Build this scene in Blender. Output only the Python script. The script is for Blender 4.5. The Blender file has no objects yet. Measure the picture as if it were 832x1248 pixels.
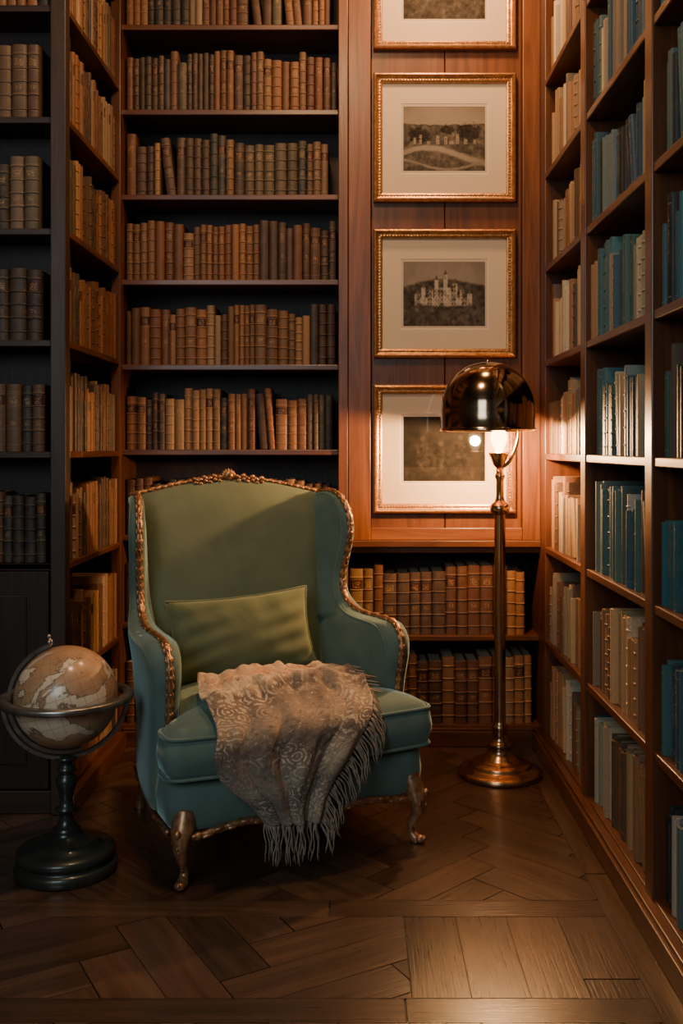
import bpy, math, random
from mathutils import Vector, Matrix
from mathutils import noise as mn
random.seed(7)
R=random.random
def U(a,b): return a+(b-a)*random.random()

# ---------------------------------------------------------------- mesh builder
class MB:
    def __init__(s): s.v=[];s.f=[];s.m=[];s.uv=[];s.c=[];s.s=[]
    def add(s,verts,faces,mat=0,uvs=None,col=(1,1,1,1),smooth=False,M=None):
        o=len(s.v)
        if M is not None: verts=[M@Vector(p) for p in verts]
        s.v.extend([tuple(p) for p in verts])
        for i,f in enumerate(faces):
            s.f.append([a+o for a in f]); s.m.append(mat); s.s.append(smooth)
            s.uv.extend(uvs[i] if uvs else [(0.0,0.0)]*len(f))
            s.c.extend([col]*len(f))
    def build(s,name,mats,parent=None,bevel=0,subsurf=0):
        me=bpy.data.meshes.new(name); me.from_pydata(s.v,[],s.f)
        me.polygons.foreach_set('material_index',s.m)
        me.polygons.foreach_set('use_smooth',s.s)
        u=me.uv_layers.new(name='UVMap'); u.data.foreach_set('uv',[a for p in s.uv for a in p])
        c=me.color_attributes.new('Col','FLOAT_COLOR','CORNER')
        c.data.foreach_set('color',[a for p in s.c for a in p])
        for m in mats: me.materials.append(m)
        me.update()
        ob=bpy.data.objects.new(name,me); bpy.context.scene.collection.objects.link(ob)
        if parent: ob.parent=parent
        if bevel:
            b=ob.modifiers.new('Bevel','BEVEL'); b.width=bevel; b.segments=2; b.limit_method='ANGLE'; b.harden_normals=False
        if subsurf:
            b=ob.modifiers.new('Sub','SUBSURF'); b.levels=subsurf; b.render_levels=subsurf
        return ob
def empty(name,loc=(0,0,0),rz=0):
    e=bpy.data.objects.new(name,None); bpy.context.scene.collection.objects.link(e)
    e.location=loc; e.rotation_euler=(0,0,rz); e.empty_display_size=.1
    return e
def box(mb,x0,x1,y0,y1,z0,z1,grain=0,mat=0,tone=None,M=None):
    x0,x1=min(x0,x1),max(x0,x1); y0,y1=min(y0,y1),max(y0,y1); z0,z1=min(z0,z1),max(z0,z1)
    V=[(x0,y0,z0),(x1,y0,z0),(x1,y1,z0),(x0,y1,z0),(x0,y0,z1),(x1,y0,z1),(x1,y1,z1),(x0,y1,z1)]
    F=[(0,3,2,1),(4,5,6,7),(0,1,5,4),(1,2,6,5),(2,3,7,6),(3,0,4,7)]
    ou,ov=R()*50,R()*50; uvs=[]
    for f in F:
        l=[]
        for i in f:
            p=V[i]; o=[p[k] for k in range(3) if k!=grain]
            l.append((p[grain]+ou,o[0]+o[1]+ov))
        uvs.append(l)
    t=tone if tone is not None else U(.85,1.12)
    mb.add(V,F,mat,uvs,(t,t,t,1),False,M)
def tube(mb,pts,rad,seg=10,mat=0,caps=True,flat=1.0,M=None,col=(1,1,1,1)):
    pts=[Vector(p) for p in pts]; n=len(pts); V=[];F=[]
    up=None
    for i,p in enumerate(pts):
        t=(pts[min(i+1,n-1)]-pts[max(i-1,0)]).normalized()
        if up is None:
            up=Vector((0,0,1)) if abs(t.z)<.9 else Vector((0,1,0))
        a=(up-t*up.dot(t)).normalized(); up=a; b=t.cross(a)
        r=rad(i/(n-1)) if callable(rad) else rad
        for k in range(seg):
            an=2*math.pi*k/seg
            V.append(p+a*(math.cos(an)*r)+b*(math.sin(an)*r*flat))
    for i in range(n-1):
        for k in range(seg):
            k2=(k+1)%seg
            F.append((i*seg+k,i*seg+k2,(i+1)*seg+k2,(i+1)*seg+k))
    if caps:
        F.append(tuple(range(seg))[::-1]); F.append(tuple((n-1)*seg+k for k in range(seg)))
    mb.add(V,F,mat,None,col,True,M)
def lathe(mb,prof,seg=48,mat=0,M=None,uv=False,smooth=True):
    V=[];F=[];uvs=[]
    n=len(prof)
    for r,z in prof:
        for k in range(seg+1):
            a=2*math.pi*k/seg; V.append((r*math.cos(a),r*math.sin(a),z))
    for i in range(n-1):
        for k in range(seg):
            F.append((i*(seg+1)+k,i*(seg+1)+k+1,(i+1)*(seg+1)+k+1,(i+1)*(seg+1)+k))
            uvs.append([(k/seg,i/(n-1)),((k+1)/seg,i/(n-1)),((k+1)/seg,(i+1)/(n-1)),(k/seg,(i+1)/(n-1))])
    mb.add(V,F,mat,uvs,(1,1,1,1),smooth,M)
def ellip(mb,c,r,rot=None,seg=10,rings=6,mat=0,M=None):
    V=[];F=[]
    for i in range(rings+1):
        ph=math.pi*i/rings
        for k in range(seg):
            a=2*math.pi*k/seg
            p=Vector((r[0]*math.sin(ph)*math.cos(a),r[1]*math.sin(ph)*math.sin(a),r[2]*math.cos(ph)))
            if rot is not None: p=rot@p
            V.append(Vector(c)+p)
    for i in range(rings):
        for k in range(seg):
            k2=(k+1)%seg; F.append((i*seg+k,(i+1)*seg+k,(i+1)*seg+k2,i*seg+k2))
    mb.add(V,F,mat,None,(1,1,1,1),True,M)
def catmull(P,n):
    P=[Vector(p) for p in P]; out=[]
    m=len(P)-1
    for i in range(n+1):
        t=i/n*m; k=min(int(t),m-1); t-=k
        p0=P[max(k-1,0)];p1=P[k];p2=P[k+1];p3=P[min(k+2,m)]
        out.append(.5*((2*p1)+(p2-p0)*t+(2*p0-5*p1+4*p2-p3)*t*t+(3*p1-p0-3*p2+p3)*t**3))
    return out

# ---------------------------------------------------------------- materials
def newmat(name):
    m=bpy.data.materials.new(name); m.use_nodes=True
    nt=m.node_tree; b=nt.nodes['Principled BSDF']; return m,nt,b
class NT:
    def __init__(s,nt): s.nt=nt
    def n(s,t,**k):
        x=s.nt.nodes.new(t)
        for a,b in k.items(): setattr(x,a,b)
        return x
    def l(s,a,b): s.nt.links.new(a,b)
    def _in(s,sock,v):
        if isinstance(v,bpy.types.NodeSocket): s.l(v,sock)
        else: sock.default_value=v
    def m(s,op,a,b=0.0,clamp=False):
        x=s.n('ShaderNodeMath',operation=op); x.use_clamp=clamp
        s._in(x.inputs[0],a); s._in(x.inputs[1],b); return x.outputs[0]
    def mix(s,f,a,b,mode='MIX'):
        x=s.n('ShaderNodeMix',data_type='RGBA',blend_type=mode)
        s._in(x.inputs[0],f)
        for sock,v in ((x.inputs[6],a),(x.inputs[7],b)):
            if isinstance(v,tuple) and len(v)==3: v=v+(1,)
            s._in(sock,v)
        return x.outputs[2]
    def vec(s,x,y,z):
        c=s.n('ShaderNodeCombineXYZ'); s._in(c.inputs[0],x);s._in(c.inputs[1],y);s._in(c.inputs[2],z); return c.outputs[0]
    def noise(s,vec,scale,detail=4,rough=.5,dist=0):
        x=s.n('ShaderNodeTexNoise'); s.l(vec,x.inputs['Vector']); x.inputs['Scale'].default_value=scale
        x.inputs['Detail'].default_value=detail; x.inputs['Roughness'].default_value=rough; x.inputs['Distortion'].default_value=dist
        return x.outputs['Fac']
    def ramp(s,f,stops,interp='LINEAR'):
        x=s.n('ShaderNodeValToRGB'); x.color_ramp.interpolation=interp
        e=x.color_ramp.elements
        while len(e)<len(stops): e.new(.5)
        for i,(p,c) in enumerate(stops): e[i].position=p; e[i].color=tuple(c)+((1,) if len(c)==3 else ())
        s.l(f,x.inputs[0]); return x.outputs[0]
    def bump(s,h,strength,dist,b):
        x=s.n('ShaderNodeBump'); x.inputs['Strength'].default_value=strength; x.inputs['Distance'].default_value=dist
        s.l(h,x.inputs['Height']); s.l(x.outputs[0],b.inputs['Normal'])

def wood_mat(name,c1,c2,c3,rough=.38,coat=.15,gs=1.0,bump=.15,dist=1.2,cr=.25):
    m,nt,b=newmat(name); N=NT(nt)
    uv=N.n('ShaderNodeUVMap').outputs[0]
    sp=N.n('ShaderNodeSeparateXYZ'); N.l(uv,sp.inputs[0])
    v=N.vec(N.m('MULTIPLY',sp.outputs[0],1.3*gs),N.m('MULTIPLY',sp.outputs[1],16*gs),0.0)
    n1=N.noise(v,1.0,6,.6,dist)
    v2=N.vec(N.m('MULTIPLY',sp.outputs[0],6*gs),N.m('MULTIPLY',sp.outputs[1],180*gs),0.0)
    n2=N.noise(v2,1.0,3,.6)
    col=N.ramp(n1,[(.28,c1),(.5,c2),(.72,c3)])
    col=N.mix(N.m('MULTIPLY',n2,.45),col,(c1[0]*.6,c1[1]*.6,c1[2]*.6))
    at=N.n('ShaderNodeAttribute',attribute_name='Col')
    col=N.mix(1.0,col,at.outputs[0],'MULTIPLY')
    N.l(col,b.inputs['Base Color'])
    N.l(N.m('ADD',N.m('MULTIPLY',n2,.2),rough-.1),b.inputs['Roughness'])
    b.inputs['Coat Weight'].default_value=coat; b.inputs['Coat Roughness'].default_value=cr
    N.bump(n2,bump,.002,b)
    return m
WOOD=wood_mat('walnut_wood',(.046,.014,.005),(.108,.034,.010),(.175,.060,.018))
LWOOD=wood_mat('shaded_walnut_wood',(.018,.008,.004),(.036,.016,.008),(.06,.027,.012),rough=.5,coat=.02)  # same walnut on the unlit left case, its shade put into the colour
PANEL=wood_mat('panel_wood',(.085,.025,.006),(.185,.057,.013),(.27,.088,.022),rough=.40,gs=.8,dist=2.2)
DARKW=wood_mat('back_wood',(.009,.004,.002),(.02,.008,.004),(.034,.013,.006),rough=.6,coat=0)
FLOORM=wood_mat('parquet_wood',(.036,.019,.011),(.078,.041,.024),(.125,.067,.038),rough=.30,coat=.7,bump=.45,cr=.2)

def plain(name,c,rough=.5,metal=0,coat=0,ns=0,nscale=20,bump=0,c2=None):
    m,nt,b=newmat(name); N=NT(nt)
    tc=N.n('ShaderNodeTexCoord').outputs['Object']
    n=N.noise(tc,nscale,5,.6)
    c2=c2 or tuple(x*.6 for x in c)
    N.l(N.ramp(n,[(.3,c2),(.65,c)]),b.inputs['Base Color'])
    N.l(N.m('ADD',N.m('MULTIPLY',n,.15),rough-.07),b.inputs['Roughness'])
    b.inputs['Metallic'].default_value=metal; b.inputs['Coat Weight'].default_value=coat
    if bump: N.bump(n,bump,.004,b)
    return m
WALL=plain('wall_paint',(.06,.035,.022),.8)
BRASS=plain('aged_brass',(.52,.32,.17),.24,1,nscale=9,c2=(.40,.23,.12))
SHADEM=plain('polished_bronze',(.46,.31,.19),.13,1,nscale=6,c2=(.36,.24,.14))
BRONZE=plain('ring_bronze',(.36,.33,.29),.32,.85,nscale=30)
GOLD=plain('gilt_carving',(.54,.29,.14),.38,.7,nscale=45,bump=.6,c2=(.17,.07,.035))
FRAMEG=plain('gilt_frame',(.62,.33,.13),.33,.8,nscale=60,bump=.3,c2=(.36,.17,.065))
LEGW=plain('gilt_walnut',(.48,.25,.12),.35,.5,nscale=40,bump=.3,c2=(.16,.07,.033))
PAGES=plain('page_paper',(.60,.48,.34),.9,nscale=80)
STAND=plain('painted_stand',(.05,.055,.045),.34,.4,.3,nscale=12)

def velvet(name,c,c2,sheen=.6,tint=(.55,.8,.75)):
    m,nt,b=newmat(name); N=NT(nt)
    tc=N.n('ShaderNodeTexCoord').outputs['Object']
    n=N.noise(tc,5,5,.6,.6); n2=N.noise(tc,400,2,.5)
    N.l(N.ramp(n,[(.35,c2),(.65,c)]),b.inputs['Base Color'])
    b.inputs['Roughness'].default_value=.8; b.inputs['Specular IOR Level'].default_value=.2
    b.inputs['Sheen Weight'].default_value=sheen; b.inputs['Sheen Roughness'].default_value=.35
    b.inputs['Sheen Tint'].default_value=tint+(1,)
    h=N.m('ADD',N.m('MULTIPLY',n,1.5),N.m('MULTIPLY',n2,.12)); N.bump(h,.25,.01,b)
    return m
VELVET=velvet('teal_velvet',(.120,.180,.152),(.088,.142,.120),.9,(.6,.85,.82))
VELVETB=velvet('warm_lit_velvet',(.145,.172,.105),(.112,.140,.085),.8,(.7,.85,.65))  # chair velvet for the backrest, warm light mixed into the colour
PILLOWM=velvet('olive_velvet',(.150,.170,.088),(.105,.126,.062),.8,(.75,.85,.6))

def bookmat(name,vertical=False):
    m,nt,b=newmat(name); N=NT(nt)
    at=N.n('ShaderNodeAttribute',attribute_name='Col')
    uv=N.n('ShaderNodeUVMap').outputs[0]
    sp=N.n('ShaderNodeSeparateXYZ'); N.l(uv,sp.inputs[0])
    uu=sp.outputs[0]; v=sp.outputs[1]
    book=N.m('FLOOR',uu); u=N.m('FRACT',uu)
    wn=N.n('ShaderNodeTexWhiteNoise',noise_dimensions='1D'); N.l(book,wn.inputs['W']); rnd=wn.outputs[0]
    def win(x,c,h): return N.m('LESS_THAN',N.m('ABSOLUTE',N.m('SUBTRACT',x,c)),h)
    if vertical:
        tn=N.noise(N.vec(N.m('MULTIPLY',u,9.0),N.m('MULTIPLY',v,55.0),N.m('MULTIPLY',rnd,90.0)),1.0,1)
        txt=N.m('MULTIPLY',N.m('GREATER_THAN',tn,.56),N.m('MULTIPLY',win(u,.5,.15),win(v,N.m('ADD',N.m('MULTIPLY',rnd,.15),.5),.22)))
        lines=N.m('MULTIPLY',N.m('ADD',win(v,.08,.005),win(v,.92,.005)),win(u,.5,.4))
    else:
        tn=N.noise(N.vec(N.m('MULTIPLY',u,9.0),N.m('MULTIPLY',v,90.0),N.m('MULTIPLY',rnd,90.0)),1.0,1)
        t1=N.m('MULTIPLY',win(v,.76,.05),win(u,.5,.28)); t2=N.m('MULTIPLY',win(v,.42,.03),win(u,.5,.2))
        txt=N.m('MULTIPLY',N.m('GREATER_THAN',tn,.55),N.m('ADD',t1,t2,True))
        l=None
        for c in (.10,.335,.66,.69,.855,.89):
            w=win(v,c,.003); l=w if l is None else N.m('ADD',l,w)
        lines=N.m('MULTIPLY',N.m('MULTIPLY',l,.8),win(u,.5,.46))
    has=N.m('GREATER_THAN',rnd,.35)
    mask=N.m('MULTIPLY',N.m('ADD',txt,N.m('MULTIPLY',lines,.7),True),has)
    tc=N.n('ShaderNodeTexCoord').outputs['Object']
    wear=N.noise(tc,22,6,.7); fine=N.noise(tc,160,3,.6)
    wv=.14 if vertical else .32
    base=N.mix(N.ramp(wear,[(.40,(0,0,0)),(.80,(wv,wv,wv))]),at.outputs[0],(.30,.18,.10))
    base=N.mix(N.m('MULTIPLY',fine,.45),base,(.015,.009,.006))
    if not vertical:
        lab=N.m('MULTIPLY',N.m('MULTIPLY',win(v,.76,.075),win(u,.5,.46)),N.m('GREATER_THAN',rnd,.72))
        base=N.mix(lab,base,(.05,.015,.01))
    lum=N.n('ShaderNodeRGBToBW'); N.l(at.outputs[0],lum.inputs[0])
    dark=N.m('GREATER_THAN',lum.outputs[0],.20)
    ink=N.mix(dark,(.48,.29,.11),(.07,.04,.025))
    col=N.mix(N.m('MULTIPLY',mask,.55),base,ink)
    N.l(col,b.inputs['Base Color'])
    b.inputs['Roughness'].default_value=.5
    b.inputs['Specular IOR Level'].default_value=.35
    N.bump(N.m('ADD',fine,N.m('MULTIPLY',wear,.5)),.25,.003,b)
    return m
BOOK=bookmat('leather_cover'); BOOKV=bookmat('cloth_cover',True)

# ---------------------------------------------------------------- books
BROWN=[(.15,.058,.022),(.21,.09,.035),(.09,.038,.018),(.28,.15,.065),(.045,.025,.017),(.36,.23,.12),(.18,.085,.045),(.09,.07,.04),(.24,.10,.04),(.03,.028,.026),(.12,.045,.02),(.06,.035,.025)]
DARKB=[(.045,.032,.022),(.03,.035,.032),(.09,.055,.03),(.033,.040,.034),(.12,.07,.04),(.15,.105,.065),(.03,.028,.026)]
TANS=[(.44,.28,.14),(.52,.38,.22),(.34,.18,.08),(.20,.09,.04),(.58,.47,.31),(.38,.25,.15),(.13,.07,.04),(.26,.20,.13),(.48,.30,.15)]
COOL=[(.05,.15,.16),(.022,.085,.11),(.16,.22,.20),(.40,.36,.27),(.075,.15,.13),(.015,.030,.038),(.12,.11,.08),(.035,.12,.155),(.28,.21,.13),(.018,.065,.10),(.11,.065,.04),(.05,.12,.10)]
TEAL=[(.015,.115,.14),(.018,.08,.095),(.04,.17,.19),(.012,.045,.058),(.16,.22,.20),(.025,.14,.16),(.06,.11,.09),(.010,.022,.028)]
LEATH=[(.26,.105,.035),(.18,.07,.028),(.34,.16,.06),(.13,.055,.025),(.40,.21,.10),(.22,.12,.05),(.08,.045,.028)]
_bid=[0]
def one_book(mb,w,h,d,col,M,leather,top):
    _bid[0]+=1; bid=_bid[0]
    b=min(.010,.28*w); NS=6
    arc=[(w*(.5-.5*math.cos(math.pi*i/NS)),b*(1-math.sin(math.pi*i/NS))) for i in range(NS+1)]
    loop=arc+[(w,d),(0,d)]; n=len(loop); V=[];F=[];uv=[]
    for x,y in loop: V.append((x,y,0))
    for x,y in loop: V.append((x,y,h))
    for i in range(n):
        j=(i+1)%n; F.append((i,j,n+j,n+i))
        if i<NS:
            a=arc[i][0]/w*.98+.01; c=arc[j][0]/w*.98+.01
            uv.append([(bid+a,0),(bid+c,0),(bid+c,1),(bid+a,1)])
        else: uv.append([(bid+.001,.2)]*4)
    c4=tuple(col)+(1,)
    mb.add(V,F,0,uv,c4,True,M)
    F=[tuple(range(n))[::-1]]; mb.add([(x,y,0) for x,y in loop],F,0,[[(bid+.001,.2)]*n],c4,False,M)
    if top:
        cx,cy=w/2,d/2; t=.003
        inn=[(cx+(x-cx)*(1-2*t/w),max(y,b*1.2)+(.0 if y<d/2 else -t)) for x,y in loop]
        V=[(x,y,h) for x,y in loop]+[(x,y,h) for x,y in inn]+[(x,y,h-.005) for x,y in inn]
        F=[];
        for i in range(n):
            j=(i+1)%n; F.append((i,j,n+j,n+i)); F.append((n+i,n+j,2*n+j,2*n+i))
        mb.add(V,F,0,[[(bid+.001,.2)]*4]*len(F),c4,False,M)
        mb.add([(x,y,h-.005) for x,y in inn],[tuple(range(n))],1,None,(1,1,1,1),False,M)
    else:
        mb.add([(x,y,h) for x,y in loop],[tuple(range(n))],0,[[(bid+.001,.2)]*n],c4,False,M)
    if leather:
        e=.0022
        for zf in (.12,.315,.5,.68,.87):
            z0=h*zf-.003; z1=h*zf+.003; V=[]
            for zz,o in ((z0,0),(z0+.0012,e),(z1-.0012,e),(z1,0)):
                for x,y in arc: V.append((w/2+(x-w/2)*(1+2*o/w*.6),y-o,zz))
            m=len(arc); F=[]
            for r in range(3):
                for i in range(m-1): F.append((r*m+i,r*m+i+1,(r+1)*m+i+1,(r+1)*m+i))
            mb.add(V,F,0,[[(bid+.001,.2)]*4]*len(F),tuple(x*1.15 for x in col)+(1,),True,M)
def fill(mb,base,length,wr,hr,dr,pal,leather=.5,lean=.06,inset=.02,dfun=None,runs=True,vary=.25,hvar=.035,jit=.006):
    x=U(0,.004); 
    top=(base@Vector((0,0,0))).z+hr[0]<1.25
    k=0; c=None; hh=None;ww=None; ang=0; piv=0; leanrun=0
    while True:
        if k<=0:
            k=random.choice([1,1,2,3,5]) if runs else 1
            c0=random.choice(pal); hh=U(*hr); ww=U(*wr)
        k-=1
        f=U(1-vary,1+vary*.6); c=tuple(min(.8,q*f*U(.93,1.07)) for q in c0)
        w=ww*U(.85,1.15); h=hh*U(1-hvar,1.0); d=U(*dr)
        if dfun: d=dfun(x,w,d)
        if leanrun==0 and R()<lean and x>.08: leanrun=random.choice([1,2,3]); ang=math.radians(U(4,10)); piv=x+h*math.sin(ang); 
        if leanrun>0:
            if piv+w>length: break
            M=base@Matrix.Translation((piv,inset+U(-.004,.006),0))@Matrix.Rotation(-ang,4,'Y')
            one_book(mb,w,h,d,c,M,R()<leather,top)
            piv+=w/math.cos(ang)+.0005; leanrun-=1; x=piv+.001
        else:
            if x+w>length: break
            M=base@Matrix.Translation((x,inset+U(-jit,jit*1.3),0))
            one_book(mb,w,h,d,c,M,R()<leather,top)
            x+=w+U(.0003,.0018)
def T(x,y,z,rz): return Matrix.Translation((x,y,z))@Matrix.Rotation(math.radians(rz),4,'Z')

# ================================================================ ROOM
XL=-.95; XR=.735; YB=4.02; TOP=3.38
def shell(name,b,mat):
    mb=MB(); box(mb,*b); return mb.build(name,[mat])
shell('wall_back',(-2.4,1.2,4.32,4.42,0,3.5),WALL)
shell('wall_right',(1.06,1.16,-1.2,4.32,0,3.5),WALL)
shell('wall_left',(-2.5,-2.4,-1.2,4.32,0,3.5),WALL)
shell('ceiling',(-2.4,1.06,-1.2,4.32,3.40,3.5),WALL)

def clip(poly,axis,val,keep_greater):
    out=[]
    for i in range(len(poly)):
        a=poly[i]; b=poly[(i+1)%len(poly)]
        ia=(a[axis]>=val)==keep_greater; ib=(b[axis]>=val)==keep_greater
        if ia: out.append(a)
        if ia!=ib:
            t=(val-a[axis])/(b[axis]-a[axis]); out.append((a[0]+(b[0]-a[0])*t,a[1]+(b[1]-a[1])*t))
    return out
fl=MB()
box(fl,-2.4,1.06,-1.2,4.32,-.12,-.0035,0,1,.25)
def plank(poly,ang,reg):
    x0,x1,y0,y1=reg
    for ax,v,k in ((0,x0,True),(0,x1,False),(1,y0,True),(1,y1,False)):
        if len(poly)>=3: poly=clip(poly,ax,v,k)
    if len(poly)<3: return
    ar=abs(sum(poly[i][0]*poly[(i+1)%len(poly)][1]-poly[(i+1)%len(poly)][0]*poly[i][1] for i in range(len(poly))))/2
    if ar<.0004: return
    cx=sum(p[0] for p in poly)/len(poly); cy=sum(p[1] for p in poly)/len(poly)
    q=[]
    for p in poly:
        d=Vector((p[0]-cx,p[1]-cy)); L=d.length; d=d*max(0,(L-.0026)/L); q.append((cx+d.x,cy+d.y))
    zt=U(-.0006,0); V=[(p[0],p[1],zt) for p in q]+[(p[0],p[1],-.006) for p in q]; n=len(q)
    F=[tuple(range(n))]+[(i,i+n,(i+1)%n+n,(i+1)%n) for i in range(n)]
    if (q[1][0]-q[0][0])*(q[2][1]-q[1][1])-(q[1][1]-q[0][1])*(q[2][0]-q[1][0])<0:
        F=[f[::-1] for f in F]
    ca,sa=math.cos(ang),math.sin(ang); ou,ov=R()*40,R()*40
    def uvp(i):
        p=V[i]; return (p[0]*ca+p[1]*sa+ou,-p[0]*sa+p[1]*ca+ov)
    t=random.choice([.65,.8,.95,1.05,1.2,1.35])*U(.93,1.07)
    fl.add(V,F,0,[[uvp(i) for i in f] for f in F],(t,t*U(.94,1.03),t*U(.9,1.02),1),False)
def herring(reg,W,n,rot,ox=0,oy=0):
    a=math.radians(rot); ca,sa=math.cos(a),math.sin(a)
    def tr(x,y): return (ox+(x*ca-y*sa)*W,oy+(x*sa+y*ca)*W)
    S=int(7/W)
    for s in range(-S,S):
        for t in range(-S//(2*n)-2,S//(2*n)+2):
            for (x,y,w,h,an) in ((s,s+2*n*t,n,1,a),(s+n,s+1-n+2*n*t,1,n,a+math.pi/2)):
                c=tr(x+w/2,y+h/2)
                if reg[0]-.6<c[0]<reg[1]+.6 and reg[2]-.6<c[1]<reg[3]+.6:
                    plank([tr(x,y),tr(x+w,y),tr(x+w,y+h),tr(x,y+h)],an,reg)
def strips(reg,n,L,axis):
    x0,x1,y0,y1=reg
    for i in range(n):
        if axis==0:
            a=y0+(y1-y0)*i/n;b=y0+(y1-y0)*(i+1)/n; p=x0-U(0,L)
            while p<x1: plank([(p,a),(p+L,a),(p+L,b),(p,b)],0,reg); p+=L
        else:
            a=x0+(x1-x0)*i/n;b=x0+(x1-x0)*(i+1)/n; p=y0-U(0,L)
            while p<y1: plank([(a,p),(b,p),(b,p+L),(a,p+L)],math.pi/2,reg); p+=L
FX0,FX1=-2.4,.64
herring((FX0,FX1,2.64,4.3),.105,4,45,.1,3.0)
strips((FX0,FX1,2.55,2.64),1,.9,0)
strips((.12,FX1,2.17,2.55),4,.9,1)
herring((FX0,.12,2.17,2.55),.125,4,30,-.2,2.3)
strips((FX0,FX1,2.08,2.17),1,.9,0)
herring((FX0,FX1,-1.2,2.08),.105,4,45,.0,1.0)
strips((FX1,1.06,-1.2,4.3),4,1.1,1)
fl.build('floor',[FLOORM,DARKW])

# ---------------------------------------------------------------- back bookcase + panelled wall
bk=MB()
ZB=[.08,.49,.845]+[1.190+.343*i for i in range(0,7)]
box(bk,-1.2,.9,4.27,4.30,0,TOP,2,1)
for z in ZB: 
    if z<TOP: box(bk,-.95,-.075,YB,4.27,z-.022,z,0)
box(bk,-.985,-.945,3.985,4.27,0,TOP,2)
box(bk,-.075,-.0365,YB-.018,4.27,0,TOP,2,2)
for z in (.08,.44): box(bk,-.035,XR,YB,4.27,z-.022,z,0)
box(bk,-.05,XR,YB-.035,4.27,.80,.826,0)
box(bk,-.035,XR,YB-.015,YB+.01,.775,.80,0)
box(bk,XR-.0,XR+.03,YB,4.27,0,TOP,2)
box(bk,-.94,XR-.03,YB-.03,YB,0,.062,0)
box(bk,-.94,XR-.03,YB-.022,YB,.062,.072,0)
box(bk,-.035,.055,YB-.02,YB+.1,.826,TOP,2,2)
box(bk,.665,XR,YB-.02,YB+.1,.826,TOP,2,2)
px=[.055,.355,.665]
for a,b in zip(px[:-1],px[1:]): box(bk,a+.0015,b-.0015,YB+.012,YB+.1,.826,TOP,2,2,.8)
box(bk,.055,.665,YB-.006,YB+.02,.826,.875,0,2)
bookcase_back=bk.build('bookcase',[WOOD,DARKW,PANEL],bevel=.003)

b1=MB()
for i,z in enumerate(ZB):
    if z>3.2: continue
    hr=(.200,.258) if z>.8 else (.24,.29)
    fill(b1,T(-.94,YB,z+.0005,0),.858,(.022,.042),hr,(.15,.19),BROWN if i%3 else BROWN+DARKB,leather=.6,lean=.05,vary=.4,inset=.03,hvar=.05)
for z,le in ((.08,0),(.44,0)):
    fill(b1,T(-.03,YB,z+.0005,0),.755,(.034,.052),(.25,.285),(.17,.2),LEATH,leather=1,lean=0)
b1.build('shelf_books',[BOOK,PAGES])

# ---------------------------------------------------------------- right bookcase
rt=MB(); ZR=[.08]+[.445+.365*i for i in range(0,9)]
DIV=[(3.90,4.02),(3.20,3.265),(2.475,2.535),(1.755,1.815),(1.03,1.09)]
box(rt,1.03,1.06,1.03,4.02,0,TOP,2,1)
for a,b in DIV: box(rt,XR-.004 if a<3.8 else XR,1.03,a,b,0,TOP,2)
for (a0,b0),(a1,b1_) in zip(DIV[:-1],DIV[1:]):
    for z in ZR:
        if z<TOP: box(rt,XR,1.03,b1_,a0,z-.024,z,1)
box(rt,XR-.035,XR+.01,1.03,4.02-.03,0,.062,1)
box(rt,XR-.025,XR+.005,1.03,4.02-.03,.062,.074,1)
rt.build('bookcase',[WOOD,DARKW],bevel=.003)
b2=MB()
for bi,((a0,b0),(a1,b1_)) in enumerate(zip(DIV[:-1],DIV[1:])):
    for zi,z in enumerate(ZR):
        if z>3.2: continue
        pal=[TANS,COOL+TANS[:2],TEAL+COOL,TEAL+COOL][bi]
        if bi==1 and zi<=1: pal=COOL+TANS+[(.06,.035,.02)]*3+[(.02,.02,.022)]*2
        fill(b2,T(XR,a0-.004,z+.0005,-90),a0-b1_-.006,(.013,.032),(.205,.29),(.14,.2),pal,leather=.1,lean=.05,inset=.02,vary=.35,hvar=.06,jit=.009)
b2.build('shelf_books',[BOOKV,PAGES])

# ---------------------------------------------------------------- left bookcases
lf=MB(); ZL=[.08]+[.445+.372*i if i==0 else .82+.3655*(i-1) for i in range(0,9)]
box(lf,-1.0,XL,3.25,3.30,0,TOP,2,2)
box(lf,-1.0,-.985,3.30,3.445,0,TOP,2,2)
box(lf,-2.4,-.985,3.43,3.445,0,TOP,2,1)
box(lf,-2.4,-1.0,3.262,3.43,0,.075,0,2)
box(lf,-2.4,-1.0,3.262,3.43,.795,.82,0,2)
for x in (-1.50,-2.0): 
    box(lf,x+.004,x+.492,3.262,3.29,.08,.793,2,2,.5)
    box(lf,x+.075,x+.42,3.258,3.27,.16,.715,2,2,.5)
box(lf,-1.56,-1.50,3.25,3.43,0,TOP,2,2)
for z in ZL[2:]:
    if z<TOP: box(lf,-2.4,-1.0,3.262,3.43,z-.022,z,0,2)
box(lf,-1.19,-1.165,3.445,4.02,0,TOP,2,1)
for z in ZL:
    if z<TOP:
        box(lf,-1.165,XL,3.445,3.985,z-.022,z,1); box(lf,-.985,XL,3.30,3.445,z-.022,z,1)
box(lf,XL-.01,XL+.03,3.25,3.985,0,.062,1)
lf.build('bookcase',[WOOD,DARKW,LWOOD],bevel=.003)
b3=MB()
for i,z in enumerate(ZL):
    if z>3.2: continue
    if i>=2:
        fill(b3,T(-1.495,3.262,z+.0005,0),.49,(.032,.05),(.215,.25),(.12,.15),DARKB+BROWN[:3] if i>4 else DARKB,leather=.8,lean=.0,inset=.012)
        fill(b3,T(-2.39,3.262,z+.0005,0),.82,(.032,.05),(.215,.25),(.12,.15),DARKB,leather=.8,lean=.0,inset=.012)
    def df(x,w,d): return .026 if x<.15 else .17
    fill(b3,T(XL,3.302,z+.0005,90),.68,(.016,.030),(.215,.27),(.17,.18),TANS[2:4]+TANS[5:8]+BROWN,leather=.2,lean=0,inset=.008,dfun=df,jit=.004)
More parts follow.
